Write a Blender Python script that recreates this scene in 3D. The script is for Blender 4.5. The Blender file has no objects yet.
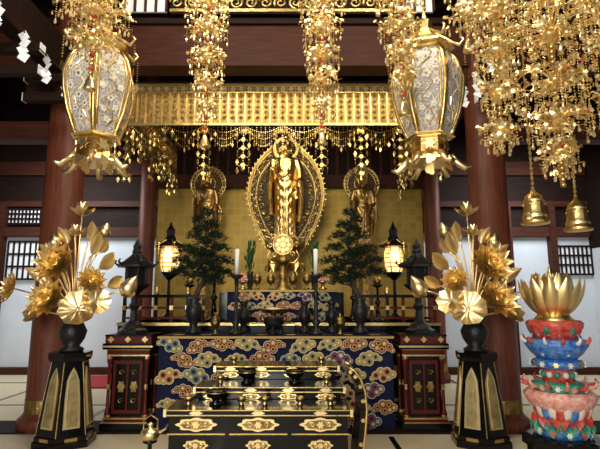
import bpy, math, random
from mathutils import Matrix, Vector
from math import sin, cos, pi, radians
random.seed(7)
C = -0.29   # x of the altar axis

# ---------------------------------------------------------------- materials
def mat(name, col, metal=0.0, rough=0.5, col2=None, vs=6.0, bump=0.0, bs=40.0, emis=None, es=0.0, stretch=None, spec=.5):
    m = bpy.data.materials.new(name); m.use_nodes = True
    nt = m.node_tree; N = nt.nodes; L = nt.links
    b = N['Principled BSDF']
    b.inputs['Base Color'].default_value = (*col, 1)
    b.inputs['Metallic'].default_value = metal
    b.inputs['Roughness'].default_value = rough
    b.inputs['Specular IOR Level'].default_value = spec
    tc = N.new('ShaderNodeTexCoord'); mp = N.new('ShaderNodeMapping')
    L.new(tc.outputs['Object'], mp.inputs['Vector'])
    if stretch: mp.inputs['Scale'].default_value = stretch
    if col2:
        n = N.new('ShaderNodeTexNoise'); n.inputs['Scale'].default_value = vs; n.inputs['Detail'].default_value = 6
        L.new(mp.outputs['Vector'], n.inputs['Vector'])
        r = N.new('ShaderNodeValToRGB')
        r.color_ramp.elements[0].position = .35; r.color_ramp.elements[0].color = (*col, 1)
        r.color_ramp.elements[1].position = .65; r.color_ramp.elements[1].color = (*col2, 1)
        L.new(n.outputs['Fac'], r.inputs['Fac']); L.new(r.outputs['Color'], b.inputs['Base Color'])
    if bump:
        n2 = N.new('ShaderNodeTexNoise'); n2.inputs['Scale'].default_value = bs; n2.inputs['Detail'].default_value = 3
        L.new(mp.outputs['Vector'], n2.inputs['Vector'])
        bp = N.new('ShaderNodeBump'); bp.inputs['Strength'].default_value = bump; bp.inputs['Distance'].default_value = .02
        L.new(n2.outputs['Fac'], bp.inputs['Height']); L.new(bp.outputs['Normal'], b.inputs['Normal'])
    if emis:
        b.inputs['Emission Color'].default_value = (*emis, 1); b.inputs['Emission Strength'].default_value = es
    return m

GOLD = mat('gold', (.82, .60, .24), 1, .3, (.64, .45, .15), 9, .2, 60)
GOLDL = mat('gold_light', (.96, .76, .40), 1, .34)
YGOLD = mat('gold_ornament', (.98, .77, .38), 1, .38)
GOLDD = mat('gold_aged', (.42, .28, .09), 1, .36, (.2, .125, .04), 14, .4, 50)
HALO = mat('halo_bronze', (.085, .052, .018), .5, .5, (.035, .022, .009), 18, .4, 50)
STAT = mat('gold_statue', (.78, .53, .20), 1, .28, (.56, .36, .12), 5, .1, 30)
STATD = mat('bronze_gilt_statue', (.46, .29, .10), 1, .34, (.28, .17, .06), 8, .2, 30)
BLACK = mat('black_lacquer', (.004, .0038, .004), 0, .16, spec=.3)
BRONZE = mat('dark_bronze', (.014, .014, .016), .4, .38, (.026, .025, .024), 8, .3, 40, spec=.35)
RED = mat('red_lacquer', (.085, .009, .006), 0, .25, spec=.3)
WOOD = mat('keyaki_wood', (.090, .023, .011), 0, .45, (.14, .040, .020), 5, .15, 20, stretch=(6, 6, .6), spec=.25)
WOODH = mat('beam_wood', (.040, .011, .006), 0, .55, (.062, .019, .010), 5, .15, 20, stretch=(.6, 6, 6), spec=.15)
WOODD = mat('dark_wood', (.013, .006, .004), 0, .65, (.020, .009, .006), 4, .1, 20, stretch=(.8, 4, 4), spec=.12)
WHITE = mat('white_plaster', (.62, .66, .70), 0, .8, (.56, .60, .64), 1.5)
PAPER = mat('white_paper', (.80, .82, .85), 0, .7)
CREAM = mat('cream', (.60, .52, .33), 0, .65, spec=.2)
NAVY = mat('navy_silk', (.004, .006, .026), 0, .7, (.008, .011, .045), 30, .2, 200, spec=.15)
CRED = mat('brocade_red', (.26, .030, .022), 0, .6, spec=.2)
CGOLD = mat('brocade_gold', (.40, .27, .08), .2, .5, spec=.2)
CGREY = mat('brocade_sage', (.16, .20, .12), 0, .6, spec=.2)
CBLUE = mat('brocade_blue', (.04, .07, .18), 0, .6, spec=.2)
PGREEN = mat('paint_green', (.01, .15, .09), 0, .35, (.06, .34, .24), 25)
PRED = mat('paint_red', (.48, .02, .015), 0, .35, (.64, .13, .09), 25)
PBLUE = mat('paint_blue', (.015, .09, .40), 0, .35, (.12, .32, .68), 25)
PPINK = mat('paint_pink', (.68, .20, .16), 0, .4, (.82, .52, .42), 25)
PWHITE = mat('paint_white', (.78, .75, .66), 0, .4)
PINE = mat('pine_green', (.009, .020, .011), 0, .7, (.020, .036, .018), 12, spec=.12)
LEAFG = mat('leaf_green', (.010, .055, .012), 0, .5, (.02, .10, .022), 12, spec=.3)
BARK = mat('bark', (.05, .03, .018), 0, .9, (.08, .05, .03), 20, .5, 60)
GLOW = mat('lamp_paper', (1, .75, .4), 0, .6, emis=(1, .60, .24), es=1.5)
HAIR = mat('dark_hair', (.03, .03, .035), .3, .5)
GLASSR = mat('red_bead', (.55, .02, .015), 0, .2)
CARPET = mat('red_carpet', (.35, .02, .03), 0, .9)
WAX = mat('candle_wax', (.85, .82, .75), 0, .5)
INNER = mat('lantern_interior', (.01, .01, .01), 0, .9)
CREAM2 = mat('gilt_panel', (.46, .36, .16), .6, .45, (.27, .2, .08), 12, .2, 40)
PANEW = mat('pane_scroll_white', (.66, .63, .56), 0, .5)

def gold_leaf():
    m = bpy.data.materials.new('gold_leaf_wall'); m.use_nodes = True
    N = m.node_tree.nodes; L = m.node_tree.links; b = N['Principled BSDF']
    tc = N.new('ShaderNodeTexCoord'); mp = N.new('ShaderNodeMapping'); mp.inputs['Rotation'].default_value = (radians(90), 0, 0)
    L.new(tc.outputs['Object'], mp.inputs['Vector'])
    br = N.new('ShaderNodeTexBrick'); br.offset = 0
    br.inputs['Color1'].default_value = (.50, .33, .07, 1); br.inputs['Color2'].default_value = (.40, .26, .05, 1)
    br.inputs['Mortar'].default_value = (.56, .38, .10, 1)
    br.inputs['Scale'].default_value = 1; br.inputs['Mortar Size'].default_value = .004
    br.inputs['Brick Width'].default_value = .14; br.inputs['Row Height'].default_value = .14
    L.new(mp.outputs['Vector'], br.inputs['Vector'])
    L.new(br.outputs['Color'], b.inputs['Base Color'])
    b.inputs['Metallic'].default_value = .6; b.inputs['Roughness'].default_value = .42
    return m
LEAFW = gold_leaf()

def lace():
    m = bpy.data.materials.new('pierced_pane'); m.use_nodes = True
    N = m.node_tree.nodes; L = m.node_tree.links; b = N['Principled BSDF']
    tc = N.new('ShaderNodeTexCoord'); v = N.new('ShaderNodeTexVoronoi'); v.feature = 'DISTANCE_TO_EDGE'
    v.inputs['Scale'].default_value = 15
    nz = N.new('ShaderNodeTexNoise'); nz.inputs['Scale'].default_value = 8; nz.inputs['Detail'].default_value = 1
    mx = N.new('ShaderNodeVectorMath'); mx.operation = 'MULTIPLY_ADD'; mx.inputs[1].default_value = (.12, .12, .12)
    L.new(nz.outputs['Color'], mx.inputs[0]); L.new(tc.outputs['Object'], mx.inputs[2]); L.new(tc.outputs['Object'], nz.inputs['Vector'])
    L.new(mx.outputs[0], v.inputs['Vector'])
    r = N.new('ShaderNodeValToRGB')
    e = r.color_ramp.elements
    e[0].position = .05; e[0].color = (.62, .54, .38, 1)
    e[1].position = .10; e[1].color = (.27, .24, .24, 1)
    e2 = e.new(.22); e2.color = (.34, .31, .32, 1)
    e3 = e.new(.30); e3.color = (.60, .58, .54, 1)
    L.new(v.outputs['Distance'], r.inputs['Fac']); L.new(r.outputs['Color'], b.inputs['Base Color'])
    b.inputs['Roughness'].default_value = .5
    return m
LACE = lace()

def tatami():
    m = bpy.data.materials.new('tatami'); m.use_nodes = True
    N = m.node_tree.nodes; L = m.node_tree.links; b = N['Principled BSDF']
    tc = N.new('ShaderNodeTexCoord'); w = N.new('ShaderNodeTexWave'); w.inputs['Scale'].default_value = 30; w.inputs['Distortion'].default_value = .4
    L.new(tc.outputs['Object'], w.inputs['Vector'])
    r = N.new('ShaderNodeValToRGB'); r.color_ramp.elements[0].color = (.56, .46, .30, 1); r.color_ramp.elements[1].color = (.66, .56, .38, 1)
    L.new(w.outputs['Fac'], r.inputs['Fac']); L.new(r.outputs['Color'], b.inputs['Base Color'])
    b.inputs['Roughness'].default_value = .65
    return m
TATAMI = tatami()

# ---------------------------------------------------------------- mesh builder
def T(x, y=0, z=0): return Matrix.Translation((x, y, z))
def RX(a): return Matrix.Rotation(a, 4, 'X')
def RY(a): return Matrix.Rotation(a, 4, 'Y')
def RZ(a): return Matrix.Rotation(a, 4, 'Z')
def S(x, y=None, z=None):
    if y is None: y = z = x
    return Matrix.Diagonal((x, y, z, 1))
def facing(loc, d, roll=0):
    return T(*loc) @ Vector(d).to_track_quat('Z', 'Y').to_matrix().to_4x4() @ RZ(roll)

class MB:
    def __init__(s): s.v = []; s.f = []; s.mi = []; s.sm = []; s.mats = []
    def add(s, geo, m, M=None, smooth=False):
        vs, fs = geo
        if m not in s.mats: s.mats.append(m)
        i = s.mats.index(m); o = len(s.v)
        if M is None: s.v.extend([tuple(p) for p in vs])
        else: s.v.extend([tuple(M @ Vector(p)) for p in vs])
        for f in fs:
            s.f.append([k + o for k in f]); s.mi.append(i); s.sm.append(smooth)
    def box(s, x0, x1, y0, y1, z0, z1, m, M=None): s.add(boxg(x0, x1, y0, y1, z0, z1), m, M)
    def build(s, name, loc=(0, 0, 0), rz=0, scale=1, parent=None):
        me = bpy.data.meshes.new(name)
        me.from_pydata(s.v, [], s.f)
        for m in s.mats: me.materials.append(m)
        me.polygons.foreach_set('material_index', s.mi)
        me.polygons.foreach_set('use_smooth', s.sm)
        me.update()
        return place(me, name, loc, rz, scale, parent)
def place(me, name, loc=(0, 0, 0), rz=0, scale=1, parent=None):
    ob = bpy.data.objects.new(name, me); bpy.context.collection.objects.link(ob)
    ob.location = loc; ob.rotation_euler = (0, 0, rz)
    ob.scale = scale if isinstance(scale, tuple) else (scale,) * 3
    if parent: ob.parent = parent
    return ob

def boxg(x0, x1, y0, y1, z0, z1):
    v = [(x0, y0, z0), (x1, y0, z0), (x1, y1, z0), (x0, y1, z0), (x0, y0, z1), (x1, y0, z1), (x1, y1, z1), (x0, y1, z1)]
    return v, [(0, 3, 2, 1), (4, 5, 6, 7), (0, 1, 5, 4), (1, 2, 6, 5), (2, 3, 7, 6), (3, 0, 4, 7)]
def lathe(prof, seg=24, off=0.0, sx=1, sy=1):
    v = []; f = []
    for z, r in prof:
        for k in range(seg):
            a = off + 2 * pi * k / seg; v.append((r * cos(a) * sx, r * sin(a) * sy, z))
    for i in range(len(prof) - 1):
        for k in range(seg):
            k2 = (k + 1) % seg
            f.append((i * seg + k, i * seg + k2, (i + 1) * seg + k2, (i + 1) * seg + k))
    f.append(tuple(reversed(range(seg)))); o = (len(prof) - 1) * seg; f.append(tuple(range(o, o + seg)))
    return v, f
def tube(pts, r, seg=6):
    pts = [Vector(p) for p in pts]; n = len(pts)
    if not isinstance(r, (list, tuple)): r = [r] * n
    v = []; f = []
    up = Vector((0, 0, 1)); prev = None
    for i, p in enumerate(pts):
        d = (pts[min(i + 1, n - 1)] - pts[max(i - 1, 0)])
        d = d.normalized() if d.length > 1e-9 else Vector((0, 0, 1))
        if prev is None:
            a = d.cross(up if abs(d.z) < .9 else Vector((1, 0, 0))).normalized()
        else:
            a = (prev - d * prev.dot(d)); a = a.normalized() if a.length > 1e-6 else d.orthogonal().normalized()
        prev = a; b = d.cross(a)
        for k in range(seg):
            t = 2 * pi * k / seg; v.append(p + (a * cos(t) + b * sin(t)) * r[i])
    for i in range(n - 1):
        for k in range(seg):
            k2 = (k + 1) % seg; f.append((i * seg + k, i * seg + k2, (i + 1) * seg + k2, (i + 1) * seg + k))
    f.append(tuple(reversed(range(seg)))); f.append(tuple(range((n - 1) * seg, n * seg)))
    return v, f
def ell(rx, ry, rz, seg=14, rings=9):
    return lathe([(-rz * cos(pi * (i + .02) / (rings + .04)), max(.002, sin(pi * (i + .02) / (rings + .04)))) for i in range(rings + 1)], seg, 0, rx, ry)
OCT = ([(1, 0, 0), (-1, 0, 0), (0, 1, 0), (0, -1, 0), (0, 0, 1), (0, 0, -1)],
       [(0, 2, 4), (2, 1, 4), (1, 3, 4), (3, 0, 4), (2, 0, 5), (1, 2, 5), (3, 1, 5), (0, 3, 5)])
def disc(r, n=14, wave=0, k=6, sx=1, sy=1, z=0):
    v = [(r * (1 + wave * cos(k * 2 * pi * i / n)) * cos(2 * pi * i / n) * sx, r * (1 + wave * cos(k * 2 * pi * i / n)) * sin(2 * pi * i / n) * sy, z) for i in range(n)]
    return v, [tuple(range(n))]
def plate(r, th, n=24, wave=0, k=6, sx=1, sy=1):
    a, _ = disc(r, n, wave, k, sx, sy, 0); b, _ = disc(r, n, wave, k, sx, sy, th)
    return a + b, [tuple(range(n, 2 * n)), tuple(reversed(range(n)))] + [(i, (i + 1) % n, n + (i + 1) % n, n + i) for i in range(n)]
FLW = disc(1, 12, .35, 6)
def petal(L, W, a0, a1, n=6, m=4, cup=.5, pw=.75):
    v = []; f = []; y = z = 0
    for i in range(n + 1):
        u = i / n; w = W * max(.02, sin(pi * (u ** pw * .93 + .05)))
        ph = a0 + (a1 - a0) * u
        if i: y += cos(ph) * L / n; z += sin(ph) * L / n
        for j in range(m + 1):
            t = j / m * 2 - 1
            c = cup * w * t * t
            v.append((w * t, y - sin(ph) * c, z + cos(ph) * c))
    for i in range(n):
        for j in range(m):
            a = i * (m + 1) + j; f.append((a, a + 1, a + m + 2, a + m + 1))
    return v, f
def lotus(mb, M, R, m, mc=None, layers=((8, 1.15, .65), (9, .7, .85), (10, .25, 1.0)), W=.3):
    for li, (n, tilt, sc) in enumerate(layers):
        g = petal(R * sc, R * W * sc, tilt, tilt + .55)
        for k in range(n):
            mb.add(g, m, M @ RZ(2 * pi * (k + li * .5) / n), True)
    mb.add(lathe([(0, R * .05), (R * .25, R * .18), (R * .27, R * .16), (R * .27, .001)], 12), mc or m, M, True)
def lotus_leaf(mb, M, R, m, n=36, rings=5):
    v = [(0, 0, 0)]; f = []
    for i in range(1, rings + 1):
        u = i / rings
        for k in range(n):
            a = 2 * pi * k / n
            z = R * (.28 * u * u + .07 * u * cos(9 * a) + .05 * u * u * sin(4 * a + 1)); rr = R * u * (1 + .05 * cos(9 * a) * u)
            v.append((rr * cos(a), rr * sin(a), z))
    for k in range(n): f.append((0, 1 + k, 1 + (k + 1) % n))
    for i in range(rings - 1):
        for k in range(n):
            a = 1 + i * n; k2 = (k + 1) % n; f.append((a + k, a + n + k, a + n + k2, a + k2))
    mb.add((v, f), m, M, True)
    mb.add(ell(R * .12, R * .12, R * .06, 10, 5), m, M, True)
def spiral(r, turns=1.6, n=16, rt=.012, flip=1):
    return tube([(flip * r * (1 - .8 * i / n) * cos(turns * 2 * pi * i / n), r * (1 - .8 * i / n) * sin(turns * 2 * pi * i / n), 0) for i in range(n + 1)], [rt * (1 - .5 * i / n) for i in range(n + 1)], 5)
def quadpanel(mb, A, B, Cc, D, uv, off, m):
    A, B, Cc, D = map(Vector, (A, B, Cc, D)); n = (B - A).cross(D - A).normalized()
    pts = [(A * (1 - u) + B * u) * (1 - v) + (D * (1 - u) + Cc * u) * v for u, v in uv]
    mb.add(([p + n * off for p in pts] + list(pts), [tuple(range(len(pts)))] + [(i, len(pts) + i, len(pts) + (i + 1) % len(pts), (i + 1) % len(pts)) for i in range(len(pts))]), m)

# ================================================================= ROOM
def simple_box(name, x0, x1, y0, y1, z0, z1, m):
    mb = MB(); cx, cy, cz = (x0 + x1) / 2, (y0 + y1) / 2, (z0 + z1) / 2
    mb.box(x0 - cx, x1 - cx, y0 - cy, y1 - cy, z0 - cz, z1 - cz, m); return mb.build(name, (cx, cy, cz))
mb = MB(); mb.box(-7, 7, -3, 11, -.1, 0, TATAMI)
for i in range(8):
    x = -6.43 + i * 1.86
    mb.box(x - .03, x + .03, -3, 5.65, 0, .004, BLACK); mb.box(x - .03, x + .03, 6.35, 10.3, 0, .004, BLACK)
for yy in (-1.2, .7, 2.6, 4.5, 7.3, 9.2): mb.box(-7, 7, yy - .03, yy + .03, 0, .0045, BLACK)
mb.box(-7, 7, 5.75, 6.3, 0, .02, WOODD)
mb.build('floor')
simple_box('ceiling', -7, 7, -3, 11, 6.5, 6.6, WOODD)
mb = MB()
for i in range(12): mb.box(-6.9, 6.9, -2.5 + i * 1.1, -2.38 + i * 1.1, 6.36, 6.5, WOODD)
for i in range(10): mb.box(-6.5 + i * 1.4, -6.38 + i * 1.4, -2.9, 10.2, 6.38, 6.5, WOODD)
mb.build('ceiling_beams')

mb = MB()   # back wall
mb.box(-7, 7, 10.3, 10.4, 0, 2.95, WHITE); mb.box(-7, 7, 10.3, 10.4, 2.95, 6.5, WOODD)
mb.build('wall_back')
for nm, x in (('wall_left', -6.7), ('wall_right', 6.3)):
    mb = MB(); mb.box(x - .05, x + .05, 2.5, 10.3, 0, 2.6, WHITE); mb.box(x - .06, x + .06, -3, 10.3, 2.6, 6.5, WOODD); mb.box(x - .05, x + .05, -3, 2.5, 0, 2.6, WOODD)
    mb.build(nm)
mb = MB()
for z0, z1 in ((2.85, 3.05), (3.5, 3.62), (.0, .14), (4.2, 4.5)): mb.box(-6.6, -2.9, 10.15, 10.3, z0, z1, WOODH); mb.box(2.7, 6.2, 10.15, 10.3, z0, z1, WOODH)
for x in (-6.4, -5.15, 4.45, 5.4): mb.box(x - .07, x + .07, 10.12, 10.3, 0, 3.5, WOODH)
mb.build('trim_back')
# lattice windows
def window(name, x, z, w, h, n):
    mb = MB(); mb.box(-w / 2, w / 2, 0, .02, -h / 2, h / 2, PAPER)
    for i in range(n + 1):
        xx = -w / 2 + w * i / n; mb.box(xx - .015, xx + .015, -.03, 0, -h / 2, h / 2, WOODD)
    for zz in (-h / 2, -h / 6, h / 6, h / 2): mb.box(-w / 2, w / 2, -.035, 0, zz - .02, zz + .02, WOODD)
    mb.build(name, (x, 10.26, z))
window('window_1', -5.78, 2.35, .95, .8, 8); window('window_2', 5.86, 2.35, .75, .6, 8); window('window_3', -5.78, 3.3, 1.1, .32, 14)
simple_box('red_carpet', -4.6, -3.3, 8.6, 9.9, .006, .03, CARPET)

# inner sanctuary gold wall
simple_box('wall_gold', -2.85, 2.45, 9.45, 9.55, 0, 3.85, LEAFW)
mb = MB(); mb.box(-2.95, 2.6, 9.4, 9.55, 3.85, 6.5, WOODD)
mb.box(-3, 2.65, 9.3, 9.42, 3.72, 3.98, WOODH); mb.box(-3, 2.65, 9.3, 9.42, 4.5, 4.75, WOODH)
for i in range(24): mb.box(-2.8 + i * .22, -2.74 + i * .22, 9.36, 9.42, 4, 4.5, WOODH)
mb.build('wall_sanctuary_upper')
# columns
def column(name, x, y, r, top=6.5):
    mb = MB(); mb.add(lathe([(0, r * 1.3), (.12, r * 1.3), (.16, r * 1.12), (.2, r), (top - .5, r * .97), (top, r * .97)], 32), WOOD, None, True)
    mb.add(lathe([(.2, r * 1.02), (.35, r * 1.02)], 32), GOLDD)
    return mb.build(name, (x, y, 0))
column('wooden_column', -3.05, 6.05, .235); column('wooden_column', 2.42, 6.05, .235)
column('wooden_column', -3.0, 9.3, .16); column('wooden_column', 2.6, 9.3, .16)
column('wooden_column', -5.9, 6.05, .2)
# beams
mb = MB()
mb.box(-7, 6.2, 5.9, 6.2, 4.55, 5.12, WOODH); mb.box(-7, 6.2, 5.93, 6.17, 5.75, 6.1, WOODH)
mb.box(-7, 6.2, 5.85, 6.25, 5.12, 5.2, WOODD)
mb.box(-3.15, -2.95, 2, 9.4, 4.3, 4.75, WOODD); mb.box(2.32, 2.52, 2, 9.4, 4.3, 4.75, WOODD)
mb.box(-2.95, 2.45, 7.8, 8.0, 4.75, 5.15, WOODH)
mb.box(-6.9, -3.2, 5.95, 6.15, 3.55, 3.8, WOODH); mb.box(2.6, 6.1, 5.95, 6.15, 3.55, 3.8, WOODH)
for x in (-3.05, 2.42):           # bracket arms by the columns
    for s in (-1, 1):
        for j in range(3):
            mb.box(x + s * .2 if s > 0 else x - .55 + .08 * j, x + .55 - .08 * j if s > 0 else x - .2, 5.95, 6.15, 4.2 + .12 * j, 4.3 + .12 * j, WOODH)
mb.build('ceiling_tie_beams')
# gold transom carving
mb = MB(); mb.box(-1.7, 1.2, 5.78, 5.81, 5.24, 5.70, WOODD)
for i in range(15):
    x = -1.62 + i * .195
    for s in (-1, 1): mb.add(spiral(.09, 1.5, 14, .02, s), GOLD, T(x, 5.76, 5.47 + s * .11) @ RX(pi / 2) @ RZ(i), True)
    mb.add(plate(.06, .03, 12, .3, 6), GOLDL, T(x + .09, 5.76, 5.47) @ RX(pi / 2))
mb.box(-1.7, 1.2, 5.74, 5.8, 5.22, 5.26, GOLD); mb.box(-1.7, 1.2, 5.74, 5.8, 5.68, 5.72, GOLD)
for x0, x1 in ((-2.3, -1.75), (1.25, 1.75)):
    mb.box(x0, x1, 5.78, 5.81, 5.24, 5.70, PAPER)
    for i in range(5): xx = x0 + (x1 - x0) * i / 4; mb.box(xx - .015, xx + .015, 5.75, 5.78, 5.24, 5.7, WOODH)
mb.build('gilded_transom')

# ================================================================= VALANCE
def bead_chain(mb, pts, r=.011, m=GOLD):
    for p in pts: mb.add(OCT, m, T(*p) @ S(r))
def pendant(mb, x, y, z, s=1, m=GOLD):
    a = random.random() * 3
    mb.add(([(0, 0, 0), (.02, 0, -.035), (0, .004, -.075), (-.02, 0, -.035)], [(0, 1, 2, 3)]), m, T(x, y, z) @ RZ(a) @ S(s))
def valance(name, x0, x1, ztop, zbot, deep):
    mb = MB(); W = x1 - x0; n = int(W / .115)
    mb.box(x0, x1, 0, .02, zbot, ztop, GOLDD)
    for zz, h in ((ztop, .035), (ztop - .12, .018), (zbot, .03)): mb.box(x0, x1, -.025, 0, zz - h, zz, GOLD)
    for i in range(n + 1):
        x = x0 + W * i / n
        mb.box(x - .008, x + .008, -.02, 0, zbot, ztop, GOLD)
        if i < n:
            xm = x + W / n / 2
            mb.add(plate(.035, .012, 12, .3, 6), YGOLD, T(xm, -.002, ztop - .075) @ RX(pi / 2))
            zz = ztop - .18
            while zz > zbot + .05:
                mb.add(([(0, 0, .035), (.03, 0, 0), (0, 0, -.035), (-.03, 0, 0), (0, -.025, 0)], [(0, 4, 1), (1, 4, 2), (2, 4, 3), (3, 4, 0)]), YGOLD, T(xm, -.002, zz)); zz -= .078
    k = max(2, int(round(W / .54)))
    for i in range(k):
        a = x0 + W * i / k; b = x0 + W * (i + 1) / k
        for lay, dp in ((0, .1), (1, .2), (2, .3)):
            pts = [(a + (b - a) * t / 18, -.01, zbot - .03 - dp * sin(pi * t / 18)) for t in range(19)]
            bead_chain(mb, pts, .012)
            for p in pts[1::2]:
                pendant(mb, p[0], p[1], p[2] - .01, 1.0)
        for t in range(1, 9):
            xx = a + (b - a) * t / 9; L = zbot - .05 - deep * .42 * sin(pi * t / 9)
            z = zbot
            while z > L: mb.add(OCT, GOLD, T(xx, 0, z) @ S(.007)); z -= .028
    for i in range(k + 1):      # long tassels
        x = x0 + W * i / k; z = zbot; j = 0
        L = deep * (1 if i % 2 == 0 else .8)
        while z > zbot - L:
            mb.add(OCT, GOLD, T(x, -.02, z) @ S(.012)); z -= .03; j += 1
            if j % 4 == 0:
                mb.add(FLW, GOLD, facing((x, -.04, z), (0, -1, .3)) @ S(.032))
                for s in (-1, 1):
                    for q in range(3):
                        mb.add(OCT, GOLD, T(x + s * (.03 + .025 * q), -.02, z - .01 * q * q) @ S(.010))
                    pendant(mb, x + s * .08, -.02, z - .03, 1.3)
        mb.add(lathe([(-.09, .001), (-.06, .03), (0, .018), (.02, .004)], 8), GOLD, T(x, -.02, z))
    return mb
valance('v', -2.15, 2.15, 4.5, 3.92, .72).build('gilded_canopy_valance', (-.24, 6.35, 0))
sv = valance('v', -1.3, 1.3, 4.45, 4.0, .45)
o = sv.build('gilded_canopy_valance', (-2.42, 7.75, 0), radians(90)); place(o.data, 'gilded_canopy_valance', (1.94, 7.75, 0), radians(-90))
simple_box('canopy_ceiling', -2.4, 1.92, 6.38, 9.1, 4.5, 4.56, WOODD)

# ================================================================= YORAKU
def spray(mb, cx, cy, cz, R, n, drop, seed=0):
    rnd = random.Random(seed)
    for k in range(n):
        a = 2 * pi * (k + rnd.uniform(-.3, .3)) / n; L = R * rnd.uniform(.6, 1.05); lift = rnd.uniform(.05, .5) * R
        d = Vector((cos(a), sin(a), 0))
        P = [Vector((cx, cy, cz)) + d * L * t + Vector((0, 0, lift * sin(pi * .8 * t) - .12 * R * t)) for t in (0, .3, .6, .85, 1)]
        mb.add(tube(P, [.008, .006, .005, .004, .003], 4), YGOLD)
        for t in (2, 3, 4):
            p = P[t]
            for q in range(3):
                dd = Vector((rnd.uniform(-1, 1), rnd.uniform(-1, 1), rnd.uniform(-.4, 1))).normalized()
                e = p + dd * rnd.uniform(.025, .055)
                mb.add(tube([p, e], .0025, 3), YGOLD)
                mb.add(FLW, YGOLD, facing(e, dd * .7 + Vector((0, -.7, 0))) @ S(rnd.uniform(.009, .016)))
        mb.add(OCT, GLASSR if rnd.random() < .10 else YGOLD, T(*P[4]) @ S(.014))
        z = P[4].z; dl = drop * rnd.uniform(.5, 1.1); j = 0
        while z > P[4].z - dl:
            z -= .020; j += 1
            mb.add(OCT, YGOLD, T(P[4].x, P[4].y, z) @ S(.0066))
            if j % 4 == 0:
                for q in range(3):
                    aa = rnd.uniform(0, 6.28)
                    mb.add(tube([(P[4].x, P[4].y, z), (P[4].x + .03 * cos(aa), P[4].y + .03 * sin(aa), z + .008)], .002, 3), YGOLD)
                    pendant(mb, P[4].x + .03 * cos(aa), P[4].y + .03 * sin(aa), z + .005, .45, YGOLD)
        mb.add(lathe([(-.04, .009), (-.025, .011), (0, .003)], 6), GOLDL, T(P[4].x, P[4].y, z))
def yoraku(name, loc, tiers, top, bottom=0.0, red=False, bell=True):
    mb = MB(); z = top; j = 0
    mb.add(tube([(0, 0, bottom), (0, 0, top)], .006, 5), GOLD)
    zt = tiers[0][0] + .1
    z = bottom
    while z < zt:
        j += 1
        mb.add(ell(.02, .02, .016, 8, 5), GLASSR if (red and j % 3 == 0) else GOLD, T(0, 0, z), True); z += .036
    for i, (tz, R, n, dr) in enumerate(tiers):
        mb.add(lathe([(-.05, .01), (-.02, .05), (.0, .07), (.015, .03), (.05, .02)], 10), YGOLD, T(0, 0, tz), True)
        spray(mb, 0, 0, tz, R, n, dr, i + int(loc[0] * 100))
        spray(mb, 0, 0, tz - .06, R * .5, n // 2, dr * .8, i + 50 + int(loc[0] * 100))
    if bell: mb.add(lathe([(-.1, .045), (-.09, .045), (-.03, .03), (0, .022), (.02, .005)], 12), GOLDL, T(0, 0, bottom), True)
    return mb.build(name, loc)
YN = 'hanging_gilt_ornament'
yoraku(YN, (-.87, 4.2, 2.98), [(1.35, .22, 13, .2), (1.08, .2, 12, .16), (.78, .17, 10, .16), (.52, .13, 9, .12), (.28, .09, 7, .08)], 3.5, 0, True)
yoraku(YN, (.20, 4.2, 3.0), [(1.36, .22, 13, .2), (1.08, .2, 12, .16), (.78, .18, 10, .16), (.52, .15, 9, .12), (.28, .1, 7, .08)], 3.48, 0, True)
yoraku(YN, (.80, 3.5, 3.0), [(.92, .2, 12, .16), (.66, .16, 10, .14), (.42, .12, 9, .12), (.22, .08, 7, .08)], 3.5, 0, True)
yoraku(YN, (-1.58, 3.4, 3.16), [(.84, .30, 18, .2), (.56, .28, 17, .16), (.3, .18, 11, .08)], 3.34, 0, True)
yoraku(YN, (1.36, 3.6, 3.58), [(.55, .2, 12, .16), (.25, .14, 10, .12)], 2.92, 0)
# large foreground ornament with bells
yoraku(YN, (1.66, 2.95, 2.32), [(1.2, .30, 18, .22), (.92, .34, 20, .24), (.6, .24, 16, .2), (.32, .20, 14, .14), (.12, .12, 10, .1)], 4.18, -.1, False, False)
yoraku(YN, (1.27, 2.9, 2.42), [(.98, .14, 10, .2), (.68, .14, 10, .18), (.4, .13, 9, .14), (.15, .1, 8, .1)], 4.08, 0, False, False)
yoraku(YN, (1.95, 2.8, 2.4), [(1.0, .15, 10, .2), (.7, .15, 10, .18), (.35, .13, 9, .14)], 4.1, 0, False, False)
def bell(loc, s=1):
    mb = MB()
    mb.add(lathe([(-.215, .088), (-.205, .092), (-.185, .078), (-.12, .066), (-.06, .062), (-.025, .052), (0, .02), (.02, .012)], 28), GOLD, None, True)
    for z, r in ((-.17, .077), (-.16, .076), (-.06, .064)): mb.add(lathe([(z - .003, r), (z + .003, r)], 28), GOLDL)
    for k in range(8): mb.add(OCT, GOLDL, T(.07 * cos(k * pi / 4), .07 * sin(k * pi / 4), -.085) @ S(.006))
    mb.add(tube([(0, 0, 0), (0, 0, (6.5 - loc[2]) / s)], .004, 4), GOLD)
    for i in range(12): mb.add(ell(.012, .012, .016, 6, 4), GOLD, T(0, 0, .03 + .035 * i))
    mb.build('gilded_wind_bell', loc, 0, s)
bell((1.44, 2.9, 2.16), .92); bell((1.70, 2.9, 2.11), .88)

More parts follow.
